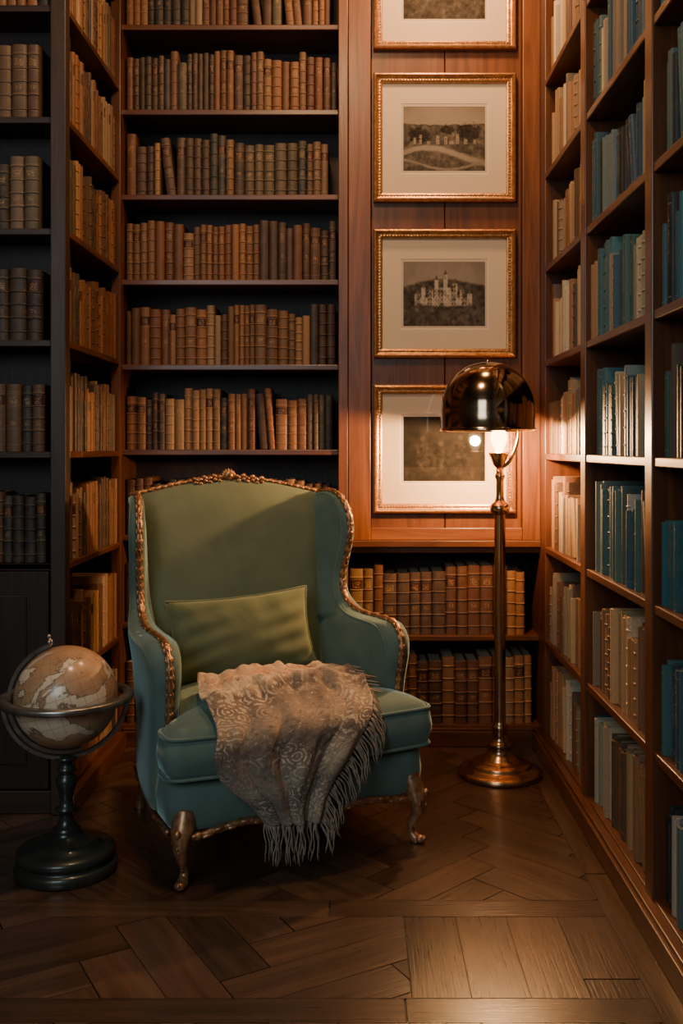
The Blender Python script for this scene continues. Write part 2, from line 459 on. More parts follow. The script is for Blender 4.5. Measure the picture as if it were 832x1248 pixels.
b3.build('shelf_books',[BOOK,PAGES])

# ================================================================ PICTURES
def fbm(x,y,s,o=4):
    v=0;a=.5
    for k in range(o): v+=a*mn.noise(Vector((x*s,y*s,k*5.1+s))); s*=2.1; a*=.62
    return max(0,min(1,.5+v*.9))
def sm(a,b,x): t=max(0,min(1,(x-a)/(b-a))); return t*t*(3-2*t)
def imgcol(kind,u,v):
    y=v*.78
    n=fbm(u+kind*3,y,6); n2=fbm(u,y+kind,16,3); vig=1-.35*((u-.5)**2+(v-.5)**2)*2
    if kind==3:
        sky=.40+.14*n
        ridge=.68+.12*fbm(u,0,3)-.25*abs(u-.5)
        tree=.03+.22*n*n2*1.7
        g=sky+(tree-sky)*sm(ridge+.03,ridge-.02,v)
        c=0
        for a,b,t in ((.14,.20,.50),(.22,.27,.60),(.30,.36,.56),(.38,.43,.72),(.44,.60,.60),(.49,.54,.80),(.60,.66,.66),(.69,.74,.56),(.78,.84,.50),(.14,.84,.44)):
            base=.28+.08*n
            c=max(c,sm(a-.006,a+.006,u)*sm(b+.006,b-.006,u)*sm(t+.01,t-.01,v)*sm(base-.02,base+.03,v))
            mid=(a+b)/2
            if b-a<.1 and t<=v<t+.08 and abs(u-mid)<(b-a)/2*(1-(v-t)/.08): g=.18
        win=1 if (math.sin(u*150)>.45 and math.sin(v*95)>.2) else 0
        g=g*(1-c)+c*(.74-.30*(math.sin(u*44)>.2)-win*.26-.25*(n2<.42))
        if v<.26: g=.05+.28*n*n2*1.5
    elif kind==2:
        g=.06+.44*n*n2
        if v>.70+.05*n: g=.46+.08*n
        for cx,cy,s in ((.2,.55,.16),(.8,.6,.18),(.55,.64,.10)):
            d=((u-cx)**2+((v-cy)*1.1)**2)**.5+.10*(n2-.5)
            g*=1-.65*sm(s,s*.6,d)
        for k in range(9):
            a=.12+.09*k+.02*math.sin(k*5); t=.52+.06*math.sin(k*2.3)
            if a<u<a+.04+.02*math.sin(k*3.1) and .42<v<t: g=.38+.3*(n2-.4)-(.25 if math.sin(u*260)>.4 and math.sin(v*130)>.2 else 0)
        p=.24+.12*math.sin(u*4+.4); d=abs(v-p)+.04*(n2-.5)
        g=g+(.50-g)*sm(.05+.03*u,.02,d)
        p=.10+.08*math.sin(u*5+2); d=abs(v-p)+.03*(n2-.5)
        g=g+(.42-g)*sm(.03,.01,d)
    elif kind==4:
        g=.03+.06*n
        for cx,s,t in ((.24,.085,.60),(.46,.08,.52),(.70,.085,.62)):
            g=g+(.16*n2*n+.02-g)*sm(s*1.5,s,abs(u-cx)*(1+.5*(v-.2))+.03*(n2-.5))*sm(t,t-.05,v)
            d=((u-cx)**2+((v-t-.06)*.8)**2)**.5; g=g+(.11-g)*sm(.045,.02,d)
        if v<.22: g=.05+.14*n2*n
        g*=.6
    else:
        g=.05+.30*n*n2
        if v>.75: g=.30+.1*n
    return g*vig
def artmat(name,coat):
    m,nt,b=newmat(name); N=NT(nt)
    at=N.n('ShaderNodeAttribute',attribute_name='Col'); N.l(at.outputs[0],b.inputs['Base Color'])
    b.inputs['Roughness'].default_value=.75; b.inputs['Coat Weight'].default_value=coat; b.inputs['Coat Roughness'].default_value=.03
    b.inputs['Specular IOR Level'].default_value=.1
    return m
ART=artmat('glazed_print',.7)
def picture(cx,cz,kind,w=.573,h=.517):
    mb=MB(); y0=YB+.011
    prof=[(0,0),(0,.026),(.004,.032),(.009,.034),(.013,.030),(.016,.024),(.022,.021),(.028,.022),(.030,.017),(.035,.015),(.037,.010),(.037,.004)]
    V=[];F=[]
    for ins,pr in prof:
        for sx,sz in ((-1,-1),(1,-1),(1,1),(-1,1)):
            V.append((cx+sx*(w/2-ins),y0-pr,cz+sz*(h/2-ins)))
    for i in range(len(prof)-1):
        for k in range(4):
            k2=(k+1)%4; F.append((i*4+k,i*4+k2,(i+1)*4+k2,(i+1)*4+k))
    mb.add(V,F,0)
    for (a,b) in (((-1,-1),(1,-1)),((1,-1),(1,1)),((1,1),(-1,1)),((-1,1),(-1,-1))):
        L=(w if a[1]==b[1] else h)-.05; nb=int(L/.012)
        for i in range(nb+1):
            t=i/nb
            sx=a[0]+(b[0]-a[0])*t; sz=a[1]+(b[1]-a[1])*t
            ellip(mb,(cx+sx*(w/2-.025),y0-.022,cz+sz*(h/2-.025)),(.004,.003,.004),seg=6,rings=4)
    iw,ih=.33/2,.26/2; mw,mh=w/2-.036,h/2-.036
    c=(.62,.49,.34,1)
    def fr(a,b,ya,yb,c):
        V=[(cx+sx*p,yy,cz+sz*q) for (p,q,yy) in ((a[0],a[1],ya),(b[0],b[1],yb)) for sx,sz in ((-1,-1),(1,-1),(1,1),(-1,1))]
        mb.add(V,[(k,(k+1)%4,(k+1)%4+4,k+4) for k in range(4)],1,None,c)
    fr((mw,mh),(iw+.012,ih+.012),y0-.005,y0-.005,c)
    fr((iw+.012,ih+.012),(iw+.010,ih+.010),y0-.005,y0-.0035,(.75,.68,.55,1))
    fr((iw+.010,ih+.010),(iw,ih),y0-.0035,y0-.0035,(.52,.43,.32,1))
    nx,nz=140,110
    for i in range(nx):
        for j in range(nz):
            g=imgcol(kind,(i+.5)/nx,(j+.5)/nz)*.55
            a=cx-iw+2*iw*i/nx; b=cx-iw+2*iw*(i+1)/nx; p=cz-ih+2*ih*j/nz; q=cz-ih+2*ih*(j+1)/nz
            mb.add([(a,y0-.003,p),(b,y0-.003,p),(b,y0-.003,q),(a,y0-.003,q)],[(0,1,2,3)],1,None,(g,g*.82,g*.62,1))
    return mb.build('picture_frame',[FRAMEG,ART])
for cz,k in ((3.06,1),(2.446,2),(1.819,3),(1.193,4)): picture(.352,cz,k)

# ================================================================ ARMCHAIR
CH=empty('armchair',(-.27,3.12,0),math.radians(26))
Pp=[(.395,1.035),(.33,1.045),(.255,1.03),(.205,.975),(.195,.90),(.215,.82),(.232,.75),(.215,.69),(.15,.652),(.06,.643),(-.04,.645),(-.12,.64),(-.165,.605),(-.175,.55),(-.16,.48),(-.15,.40),(-.15,.30),(-.15,.17)]
Qp=[(.42,.98),(.42,.97),(.41,.95),(.40,.92),(.385,.87),(.37,.81),(.355,.75),(.34,.69),(.33,.62),(.32,.56),(.315,.50),(.31,.45),(.305,.40),(.30,.36),(.30,.32),(.30,.28),(.30,.24),(.30,.17)]
Wp=[.035,.04,.045,.05,.05,.05,.052,.06,.08,.095,.10,.10,.095,.085,.08,.08,.08,.08]
Xp=[.335,.345,.355,.365,.368,.362,.356,.356,.362,.366,.37,.372,.372,.37,.368,.366,.366,.366]
NP=90
PP=catmull([(0,a,b) for a,b in Pp],NP); QQ=catmull([(0,a,b) for a,b in Qp],NP)
WW=[v.x for v in catmull([(a,0,0) for a in Wp],NP)]; XX=[v.x for v in catmull([(a,0,0) for a in Xp],NP)]
def side(sgn):
    mb=MB(); V=[];F=[]; ns=9; na=8
    for i in range(NP+1):
        P,Q,w,xc=PP[i],QQ[i],WW[i],XX[i]; d=(P-Q); L=d.length; d.normalize()
        r=w/2; row=[]
        xq=.305 if Q.z>.6 else .325
        def xs(s,side):
            base=xc+(xq-xc)*(s**1.3)
            th=r*(1-.35*s)*(1+.15*math.sin(math.pi*s))
            return base+side*th
        for j in range(ns,0,-1):
            s=j/ns; c=P-d*(r+s*(L-r)); row.append((sgn*xs(s,-1),c.y,c.z))
        for k in range(na+1):
            a=-math.pi/2+math.pi*k/na; c=P-d*r+d*(r*math.cos(a)); row.append((sgn*(xc+r*math.sin(a)),c.y,c.z))
        for j in range(1,ns+1):
            s=j/ns; c=P-d*(r+s*(L-r)); row.append((sgn*xs(s,1),c.y,c.z))
        V+=row; m=len(row)
    for i in range(NP):
        for k in range(m-1):
            f=(i*m+k,i*m+k+1,(i+1)*m+k+1,(i+1)*m+k); F.append(f if sgn<0 else f[::-1])
        f=(i*m+m-1,i*m,(i+1)*m,(i+1)*m+m-1); F.append(f if sgn<0 else f[::-1])
    F.append(tuple(range(m))); F.append(tuple(NP*m+k for k in range(m))[::-1])
    mb.add(V,F,0,None,(1,1,1,1),True)
    mb.build('side_panel_'+('l' if sgn<0 else 'r'),[VELVET],CH)
    t=MB(); pts=[]
    for i in range(NP+1):
        P,Q,w,xc=PP[i],QQ[i],WW[i],XX[i]; d=(P-Q).normalized()
        pts.append(Vector((sgn*xc,P.y,P.z))+d*.002)
    tube(t,pts,lambda s:.0100*(1+.2*math.sin(s*170)),10)
    L=0; last=0
    for i in range(1,NP+1):
        L+=(pts[i]-pts[i-1]).length
        if L-last>.022:
            last=L; tg=(pts[i]-pts[i-1]).normalized()
            P,Q=PP[i],QQ[i]; d=(P-Q).normalized(); dd=Vector((0,d.y,d.z))
            for sx in (-1,1):
                rot=tg.to_track_quat('Z','X').to_matrix()
                ellip(t,pts[i]+Vector((sx*.008,0,0))+dd*.002,(.005,.005,.011),rot,8,6)
            ellip(t,pts[i]+dd*.008,(.005,.005,.008),tg.to_track_quat('Z','X').to_matrix(),8,5)
    t.build('carved_trim_'+('l' if sgn<0 else 'r'),[GOLD],CH)
    p=MB(); pp=[Vector((sgn*(XX[i]-WW[i]*.5+.004),(PP[i]-(PP[i]-QQ[i]).normalized()*WW[i]*.35).y,(PP[i]-(PP[i]-QQ[i]).normalized()*WW[i]*.35).z)) for i in range(NP+1)]
    tube(p,pp,.0035,6); p.build('piping_'+('l' if sgn<0 else 'r'),[VELVET],CH)
side(-1); side(1)
def ztop(x): 
    a=abs(x)/.34
    return 1.035+.052*math.cos(min(1,a)*math.pi*.5)**1.1 if a<1 else 1.035
mb=MB(); nx,nz=28,26; hw=.335; V=[];F=[]
def backpt(u,v,front):
    x=(u*2-1)*hw*(.93+.07*v); z=.20+(ztop(x)-.20)*v
    yb=.30+(z-.30)*.165
    e=min(1,(1-abs(u*2-1))/.18); e=math.sin(e*math.pi/2); ev=math.sin(min(1,(1-v)/.10)*math.pi/2)
    if front: y=yb-.02-.045*e*ev-.015*math.sin(math.pi*u)*math.sin(math.pi*min(1,v*1.1))
    else: y=yb+.025+.02*e*ev
    return (x,y,z)
for fr in (True,False):
    o=len(V)
    for j in range(nz+1):
        for i in range(nx+1):
            V.append(backpt(i/nx,j/nz,fr))
    for j in range(nz):
        for i in range(nx):
            f=(o+j*(nx+1)+i,o+j*(nx+1)+i+1,o+(j+1)*(nx+1)+i+1,o+(j+1)*(nx+1)+i)
            F.append(f if fr else f[::-1])
O=(nx+1)*(nz+1)
for j in range(nz):
    for i,fl_ in ((0,1),(nx,0)):
        a=j*(nx+1)+i;b=(j+1)*(nx+1)+i; f=(a,b,b+O,a+O); F.append(f if fl_ else f[::-1])
for i in range(nx):
    a=nz*(nx+1)+i; F.append((a,a+1,a+1+O,a+O)); a=i; F.append((a,a+O,a+1+O,a+1))
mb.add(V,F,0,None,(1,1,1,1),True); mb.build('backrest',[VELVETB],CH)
t=MB(); pts=[]
for i in range(61):
    x=-.345+.69*i/60; z=ztop(x)+.004; y=.30+(z-.30)*.165-.008
    pts.append(Vector((x,y,z)))
tube(t,pts,lambda s:.0105*(1+.22*math.sin(s*130)),10)
for i in range(2,59,2):
    for dy in (-.010,.008):
        tg=(pts[i+1]-pts[i-1]).normalized()
        ellip(t,pts[i]+Vector((0,dy,.003)),(.0055,.0055,.011),tg.to_track_quat('Z','Y').to_matrix(),8,6)
cz=ztop(0)+.004; cy=.30+(cz-.30)*.165-.014
ellip(t,(0,cy-.008,cz+.010),(.018,.013,.017),None,12,8)
for k in range(-4,5):
    a=k*.36; L=.030-.003*abs(k)
    rot=Matrix.Rotation(a,3,'Y'); c=Vector((math.sin(a)*.020,cy-.004,cz+.004+math.cos(a)*.017))
    ellip(t,c,(.007,.009,L*.5),rot,8,6)
for s in (-1,1):
    for k in range(6):
        x=s*(.035+k*.017); zz=ztop(x)+.010+.006*(k%2)-k*.001
        ellip(t,(x,cy-.006,zz),(.013,.010,.0070),Matrix.Rotation(s*(.5-(k%2)*.9),3,'Y'),8,6)
        ellip(t,(x,cy-.014,zz-.012),(.009,.007,.006),None,8,5)
t.build('carved_crest',[GOLD],CH)
def round_poly(P,r,n=6):
    out=[]; m=len(P)
    for i in range(m):
        a=Vector(P[i-1]);b=Vector(P[i]);c=Vector(P[(i+1)%m])
        d1=(a-b); d2=(c-b); rr=min(r,d1.length*.48,d2.length*.48)
        p=b+d1.normalized()*rr; q=b+d2.normalized()*rr
        for k in range(n+1):
            t=k/n; out.append(p*(1-t)**2+b*2*t*(1-t)+q*t*t)
    return out
def resample(P,n):
    L=[0]; m=len(P)
    for i in range(m): L.append(L[-1]+(P[(i+1)%m]-P[i]).length)
    out=[];k=0
    for i in range(n):
        t=L[-1]*i/n
        while L[k+1]<t: k+=1
        f=(t-L[k])/max(1e-9,L[k+1]-L[k]); out.append(P[k].lerp(P[(k+1)%m],f))
    return out
def offset(P,d):
    m=len(P); out=[]
    for i in range(m):
        t=(P[(i+1)%m]-P[i-1]).normalized(); nrm=Vector((t.y,-t.x)); out.append(P[i]-nrm*d)
    return out
def pad(mb,P,prof,ctr,top,mat=0):
    V=[];F=[];n=len(P)
    rows=[]
    for ins,z in prof: rows.append([(p.x,p.y,z) for p in offset(P,ins)])
    last=offset(P,prof[-1][0]); z0=prof[-1][1]
    for s,h in top:
        rows.append([(ctr[0]+(p.x-ctr[0])*s,ctr[1]+(p.y-ctr[1])*s,z0+h) for p in last])
    for r in rows: V+=r
    for i in range(len(rows)-1):
        for k in range(n):
            k2=(k+1)%n; F.append((i*n+k,i*n+k2,(i+1)*n+k2,(i+1)*n+k))
    F.append(tuple(range(n))[::-1]); F.append(tuple((len(rows)-1)*n+k for k in range(n)))
    mb.add(V,F,mat,None,(1,1,1,1),True)
def bow(P,a=.02):
    return [Vector((p.x,p.y-(a*(1-(p.x/.4)**2) if p.y<-.2 else 0))) for p in P]
rail=bow(resample(round_poly([(-.395,-.275),(.395,-.275),(.395,-.12),(.335,.36),(-.335,.36),(-.395,-.12)],.05),140))
mb=MB(); pad(mb,rail,[(.012,.150),(.0,.165),(-.006,.22),(0,.275),(.012,.29)],(0,0),[(.5,0)])
mb.build('seat_rail',[VELVET],CH)
cush=bow(resample(round_poly([(-.405,-.30),(.405,-.30),(.405,-.185),(.318,-.165),(.295,.30),(-.295,.30),(-.318,-.165),(-.405,-.185)],.035),200),.022)
mb=MB(); pad(mb,cush,[(.03,.288),(.012,.294),(-.006,.318),(-.014,.355),(-.008,.395),(.010,.420)],(0,-.02),[(.95,.014),(.85,.026),(.65,.040),(.4,.048),(.15,.050)])
mb.build('seat_cushion',[VELVET],CH)
mb=MB()
for z in (.302,.411):
    l=offset(cush,-.004); pts=[(p.x,p.y,z) for p in l]; pts.append(pts[0]); tube(mb,pts,.0055,8,caps=False)
mb.build('cushion_piping',[VELVET],CH)
t=MB()
pts=[]
for i in range(61):
    x=-.36+.72*i/60; y=-.275-.02*(1-(x/.4)**2)-.004
    z=.148-.012*math.cos(x/.36*math.pi*2)
    pts.append(Vector((x,y,z)))
tube(t,pts,lambda s:.0115*(1+.2*math.sin(s*150)),10)
for i in range(2,59,3):
    tg=(pts[i+1]-pts[i-1]).normalized()
    ellip(t,pts[i]+Vector((0,-.008,.004*(-1)**i)),(.006,.006,.015),tg.to_track_quat('Z','Y').to_matrix(),8,6)
for k in range(-3,4):
    a=k*.45; ellip(t,(math.sin(a)*.026,-.309,.142+math.cos(a)*.018-.012),(.007,.007,.018),Matrix.Rotation(a,3,'Y'),8,6)
for s in (-1,1):
    sp=[Vector((s*(.398-.06*max(0,(y+.12)/.48)),y,.150-.006*math.sin((y+.26)/.6*math.pi))) for y in [(-.26+.6*i/40) for i in range(41)]]
    tube(t,sp,lambda q:.009*(1+.2*math.sin(q*120)),10)
t.build('carved_apron',[GOLD],CH)
mb=MB()
for s in (-1,1):
    dx,dy=s*.62,-.78
    ctl=[(-.005,.205,.030),(.008,.170,.033),(.022,.143,.030),(.028,.115,.0235),(.018,.08,.016),(.003,.048,.012),(.006,.027,.013),(.018,.013,.0165),(.027,.004,.015)]
    pp=catmull([(s*.352+dx*o,-.262+dy*o,z) for o,z,r in ctl],40); rr=[v.x for v in catmull([(r,0,0) for o,z,r in ctl],40)]
    tube(mb,pp,lambda q:rr[min(40,int(q*40+.5))],14)
    ellip(mb,(s*.352+dx*.032,-.262+dy*.032,.012),(.017,.017,.012),None,12,8)
    ellip(mb,(s*.352+dx*.046,-.262+dy*.046,.016),(.007,.007,.007),None,8,6)
    for k in range(-2,3):
        a=math.atan2(dy,dx)+k*.38
        c=Vector((s*.352+dx*.02+math.cos(a)*.026,-.262+dy*.02+math.sin(a)*.026,.142-.006*abs(k)))
        ellip(mb,c,(.006,.006,.023-.004*abs(k)),None,8,6,1)
    ellip(mb,(s*.352+dx*.052,-.262+dy*.052,.157),(.010,.010,.011),None,10,6,1)
    for k in range(7):
        z=.118-.012*k; o=[.028,.026,.022,.018,.012,.007,.004][k]; rr_=[.0235,.0205,.0175,.0155,.0138,.0125,.012][k]
        ellip(mb,(s*.352+dx*(o+rr_),-.262+dy*(o+rr_),z),(.0042,.0042,.0072),None,8,5,1)
    pb=catmull([(s*.30,.315,.215),(s*.302,.325,.16),(s*.308,.345,.10),(s*.315,.375,.04),(s*.318,.385,.0)],20)
    tube(mb,pb,lambda q:.025-.010*q+ (.004 if q>.93 else 0),12)
mb.build('legs',[LEGW,GOLD],CH)

# ================================================================ PILLOW
def pillow():
    mb=MB(); n=30; W,H,Tk=.243,.135,.068; V=[];F=[]
    def pt(u,v,s):
        a=u*2-1;b=v*2-1
        pin=1-.07*(1-b*b); piv=1-.10*(1-a*a)
        x=a*W*pin; z=b*H*piv
        e=((1-a*a)*(1-b*b))**.40
        wr=.008*math.sin(a*9+b*4)*abs(a*b)+.007*math.sin(b*13-a*5)*abs(a)+.005*math.sin(a*16)*max(0,b-.3)
        return (x,s*(Tk*e+wr*e),z)
    for s in (-1,1):
        for j in range(n+1):
            for i in range(n+1): V.append(pt(i/n,j/n,s))
    O=(n+1)**2
    for s,o in ((-1,0),(1,O)):
        for j in range(n):
            for i in range(n):
                f=(o+j*(n+1)+i,o+j*(n+1)+i+1,o+(j+1)*(n+1)+i+1,o+(j+1)*(n+1)+i); F.append(f if s<0 else f[::-1])
    mb.add(V,F,0,None,(1,1,1,1),True)
    per=[pt(i/n,0,0) for i in range(n+1)]+[pt(1,j/n,0) for j in range(1,n+1)]+[pt(i/n,1,0) for i in range(n-1,-1,-1)]+[pt(0,j/n,0) for j in range(n-1,-1,-1)]
    tube(mb,per,.0045,8,caps=False)
    ob=mb.build('throw_pillow',[PILLOWM])
    M=Matrix.Translation(CH.location)@Matrix.Rotation(math.radians(26),4,'Z')@Matrix.Translation((-.03,.180,.585))@Matrix.Rotation(math.radians(-3),4,'Z')@Matrix.Rotation(math.radians(-3),4,'Y')@Matrix.Rotation(math.radians(-17),4,'X')
    ob.matrix_world=M
pillow()

# ================================================================ THROW BLANKET
def throwmat():
    m,nt,b=newmat('woven_wool'); N=NT(nt)
    uv=N.n('ShaderNodeUVMap').outputs[0]; sp=N.n('ShaderNodeSeparateXYZ'); N.l(uv,sp.inputs[0]); u,v=sp.outputs[0],sp.outputs[1]
    big=N.noise(uv,2.6,4,.6,1.0)
    band=N.m('ADD',N.m('MULTIPLY',v,.95),N.m('ADD',N.m('MULTIPLY',u,.25),N.m('MULTIPLY',N.m('SUBTRACT',big,.5),.55)))
    a=N.ramp(band,[(.0,(.46,.22,.10)),(.10,(.52,.36,.21)),(.19,(.42,.19,.085)),(.27,(.54,.38,.23)),(.36,(.13,.09,.065)),(.48,(.33,.235,.155)),(.58,(.11,.085,.07)),(.74,(.36,.28,.20)),(.86,(.14,.11,.09)),(1.0,(.30,.24,.175))])
    vo2=N.n('ShaderNodeTexVoronoi'); N.l(uv,vo2.inputs['Vector']); vo2.inputs['Scale'].default_value=15
    rings=N.m('GREATER_THAN',N.m('SINE',N.m('MULTIPLY',vo2.outputs[0],30.0)),.30)
    mid=N.noise(uv,50,3,.7)
    patch=N.ramp(N.noise(uv,3.4,2,.5),[(.44,(.1,.1,.1)),(.54,(1,1,1))])
    lace=N.m('MULTIPLY',N.m('MULTIPLY',rings,N.m('GREATER_THAN',mid,.47)),patch)
    c=N.mix(N.m('MULTIPLY',lace,.75),a,(.62,.50,.36))
    c=N.mix(N.m('MULTIPLY',N.m('GREATER_THAN',mid,.63),.5),c,(.60,.48,.35))
    c=N.mix(N.m('MULTIPLY',N.m('LESS_THAN',mid,.40),.55),c,(.09,.065,.05))
    N.l(c,b.inputs['Base Color']); b.inputs['Roughness'].default_value=.95; b.inputs['Sheen Weight'].default_value=.15
    wv=N.noise(N.vec(N.m('MULTIPLY',u,260.0),N.m('MULTIPLY',v,260.0),0.0),1.0,2)
    N.bump(N.m('ADD',wv,N.m('ADD',mid,N.m('MULTIPLY',lace,.5))),.7,.004,b)
    return m
def throw():
    rows=[((-.215,.045,.474),(.160,.06,.474)),((-.240,.00,.480),(.200,.01,.482)),((-.262,-.09,.482),(.222,-.09,.484)),((-.275,-.19,.470),(.225,-.19,.474)),
          ((-.283,-.29,.448),(.210,-.29,.450)),((-.293,-.338,.415),(.175,-.345,.412)),((-.298,-.350,.37),(.115,-.358,.365)),((-.280,-.350,.31),(.065,-.362,.310)),((-.230,-.345,.255),(.030,-.36,.250)),((-.180,-.342,.210),(.008,-.355,.200)),((-.145,-.340,.172),(-.012,-.352,.160))]
    nu,nv=90,110
    A=catmull([r[0] for r in rows],nv); B=catmull([r[1] for r in rows],nv)
    def fold(x): return (1-abs(math.sin(x)))**1.0
    def pt(i,j):
        u=i/nu; v=j/nv; p=A[j].lerp(B[j],u)
        tg=(A[min(j+1,nv)]-A[max(j-1,0)]).normalized(); nrm=Vector((0,tg.z,-tg.y)); 
        if nrm.z<0 and v<.4: nrm=-nrm
        if v>=.4 and nrm.y>0: nrm=-nrm
        hang=sm(.35,.7,v)
        f=.006+.004*math.sin(u*33-v*7+1)+.002*math.sin(u*60+v*13)
        f+=hang*(.026*(.5+.5*math.sin(u*23+1.2*math.sin(v*5)))+.016*fold(u*8.5+v*1.5))
        t=1-sm(.30,.5,v)
        f+=t*(.022*math.exp(-((v-.08-.05*math.sin(u*5+.5))/.030)**2)+.020*math.exp(-((v-.20-.10*u)/.026)**2)+.018*math.exp(-((v-.33+.12*u)/.024)**2)+.012*math.exp(-((u-.62-v*.6)/.04)**2))
        f+=.014*math.exp(-((u-.30-v*.3)/.045)**2)*(1-hang)+.010*fold(u*5+v*9)*t
        f*=1 if v>.05 else .4+.6*v/.05
        cb=-.016*math.sin(math.pi*u)*sm(.3,.45,v)
        back=.030*math.sin(u*7+1)*(1-sm(0,.12,v))
        p=p+nrm*f+Vector((.006*math.sin(v*17+u*3),cb-abs(back),0))
        return p
    mb=MB(); V=[];F=[];uv=[]
    for j in range(nv+1):
        for i in range(nu+1): V.append(pt(i,j))
    def uvc(k): return ((k%(nu+1))/nu*.6,(k//(nu+1))/nv)
    for j in range(nv):
        for i in range(nu):
            f=(j*(nu+1)+i,(j+1)*(nu+1)+i,(j+1)*(nu+1)+i+1,j*(nu+1)+i+1); F.append(f); uv.append([uvc(k) for k in f])
    mb.add(V,F,0,uv,(1,1,1,1),True)
    ob=mb.build('throw_blanket',[throwmat()])
    s_=ob.modifiers.new('Solid','SOLIDIFY'); s_.thickness=.007; s_.offset=1
    fr=MB()
    def strand(p,out,L):
        pts=[]; w=U(-.012,.012); q=Vector(p)
        for k in range(8):
            t=k/7; pts.append(q+Vector((out.x*.035*(1-(1-t)**2)+w*t*t+.003*math.sin(t*9+w*400),out.y*.03*(1-(1-t)**2)+U(-.001,.001),out.z*.01-L*t**1.15)))
        tube(fr,pts,lambda s:.0022*(1-.35*s)+(.0012 if s<.2 else 0),5)
    for k in range(64):
        t=.36+.64*k/63; j=int(t*nv); p=pt(nu,j)+Vector((U(-.002,.002),0,U(-.004,.004))); strand(p,Vector((1.0,-.35,0)),U(.08,.115))
    for k in range(18):
        t=.14+.22*k/17; j=int(t*nv); p=pt(nu,j); q=[p+Vector((.008*m+.0,U(-.003,.0)-.004*m,-.0015*m)) for m in range(5)]
        tube(fr,q,.002,5)
    for k in range(36):
        i=int(k/35*nu); p=pt(i,nv); strand(p,Vector((U(-.1,.1),-.1,0)),U(.085,.12))
    f=fr.build('fringe',[plain('wool_fringe',(.36,.29,.215),.95,nscale=60)])
    M=Matrix.Translation(CH.location)@Matrix.Rotation(math.radians(26),4,'Z')
    ob.matrix_world=M; f.parent=ob
throw()

# ================================================================ GLOBE
GX,GY=-.825,2.83; GZ=.492
def globemat():
    m,nt,b=newmat('globe_map'); N=NT(nt)
    tc=N.n('ShaderNodeTexCoord').outputs['Object']; uv=N.n('ShaderNodeUVMap').outputs[0]
    sp=N.n('ShaderNodeSeparateXYZ'); N.l(uv,sp.inputs[0])
    n=N.noise(tc,6.0,8,.58,.5); n2=N.noise(tc,30,4,.6)
    land=N.ramp(n,[(.50,(0,0,0)),(.51,(1,1,1))])
    edge=N.m('LESS_THAN',N.m('ABSOLUTE',N.m('SUBTRACT',n,.505)),.008)
    sea=N.mix(n2,(.60,.46,.31),(.80,.66,.48)); lc=N.mix(n2,(.30,.17,.09),(.55,.34,.19))
    c=N.mix(land,sea,lc); c=N.mix(N.m('MULTIPLY',edge,.7),c,(.10,.055,.03))
    gl=N.m('LESS_THAN',N.m('ABSOLUTE',N.m('SUBTRACT',N.m('FRACT',N.m('MULTIPLY',sp.outputs[0],24.0)),.5)),.025)
    gm=N.m('LESS_THAN',N.m('ABSOLUTE',N.m('SUBTRACT',N.m('FRACT',N.m('MULTIPLY',sp.outputs[1],12.0)),.5)),.025)
    c=N.mix(N.m('MULTIPLY',N.m('ADD',gl,gm,True),.5),c,(.18,.11,.06))
    N.l(c,b.inputs['Base Color']); b.inputs['Roughness'].default_value=.4; b.inputs['Coat Weight'].default_value=.6; b.inputs['Coat Roughness'].default_value=.18
    return m
G=empty('globe',(GX,GY,0))
mb=MB(); r=.143; n=40
tilt=Matrix.Translation((0,0,GZ))@Matrix.Rotation(math.radians(-16),4,'Y')
lathe(mb,[(r*math.sin(math.pi*i/n),-r*math.cos(math.pi*i/n)) for i in range(n+1)],64,0,tilt)
mb.build('sphere',[globemat()],G)
mb=MB()
prof=[(.158,-.010),(.184,-.010),(.187,-.006),(.187,.004),(.182,.008),(.160,.008),(.158,.004),(.158,-.010)]
lathe(mb,prof,72,0,Matrix.Translation((0,0,GZ)))
def band(a0,a1,rad,w,th,rz,n=60):
    V=[];F=[]
    for i in range(n+1):
        a=a0+(a1-a0)*i/n
        for rr,yy in ((rad,-w),(rad+th,-w),(rad+th,w),(rad,w)): V.append((rr*math.cos(a),yy,rr*math.sin(a)))
    for i in range(n):
        for k in range(4): F.append((i*4+k,i*4+(k+1)%4,(i+1)*4+(k+1)%4,(i+1)*4+k))
    F.append((3,2,1,0)); F.append(tuple(n*4+k for k in range(4)))
    mb.add(V,F,0,None,(1,1,1,1),False,Matrix.Translation((0,0,GZ))@Matrix.Rotation(math.radians(rz),4,'Z'))
band(math.radians(106),math.radians(286),.150,.008,.010,18)
band(math.radians(178),math.radians(362),.166,.009,.010,18)
for a in (106,286):
    M=Matrix.Translation((0,0,GZ))@Matrix.Rotation(math.radians(18),4,'Z')
    c=M@Vector((.163*math.cos(math.radians(a)),0,.163*math.sin(math.radians(a))))
    if a==106:
        ellip(mb,c,(.009,.009,.012),None,12,8); ellip(mb,c+Vector((-.003,0,.016)),(.006,.006,.008),None,10,8)
mb.build('rings',[BRONZE],G)
mb=MB()
prof=[(0,0),(.138,0),(.142,.006),(.142,.026),(.136,.032),(.130,.034),(.130,.042),(.136,.046),(.137,.060),(.131,.068),(.112,.074),(.098,.077),(.094,.084),(.078,.090),(.060,.094),(.046,.104),(.038,.114),(.040,.120),(.030,.126),(.022,.140),(.018,.155),(.020,.165),(.030,.172),(.030,.178),(.020,.184),(.017,.200),(.022,.225),(.029,.245),(.030,.258),(.022,.270),(.017,.278),(.026,.284),(.026,.290),(.018,.296),(.016,.306),(.026,.314),(.034,.320),(.020,.326),(0,.327)]
lathe(mb,prof,56,0)
mb.build('stand',[STAND],G)

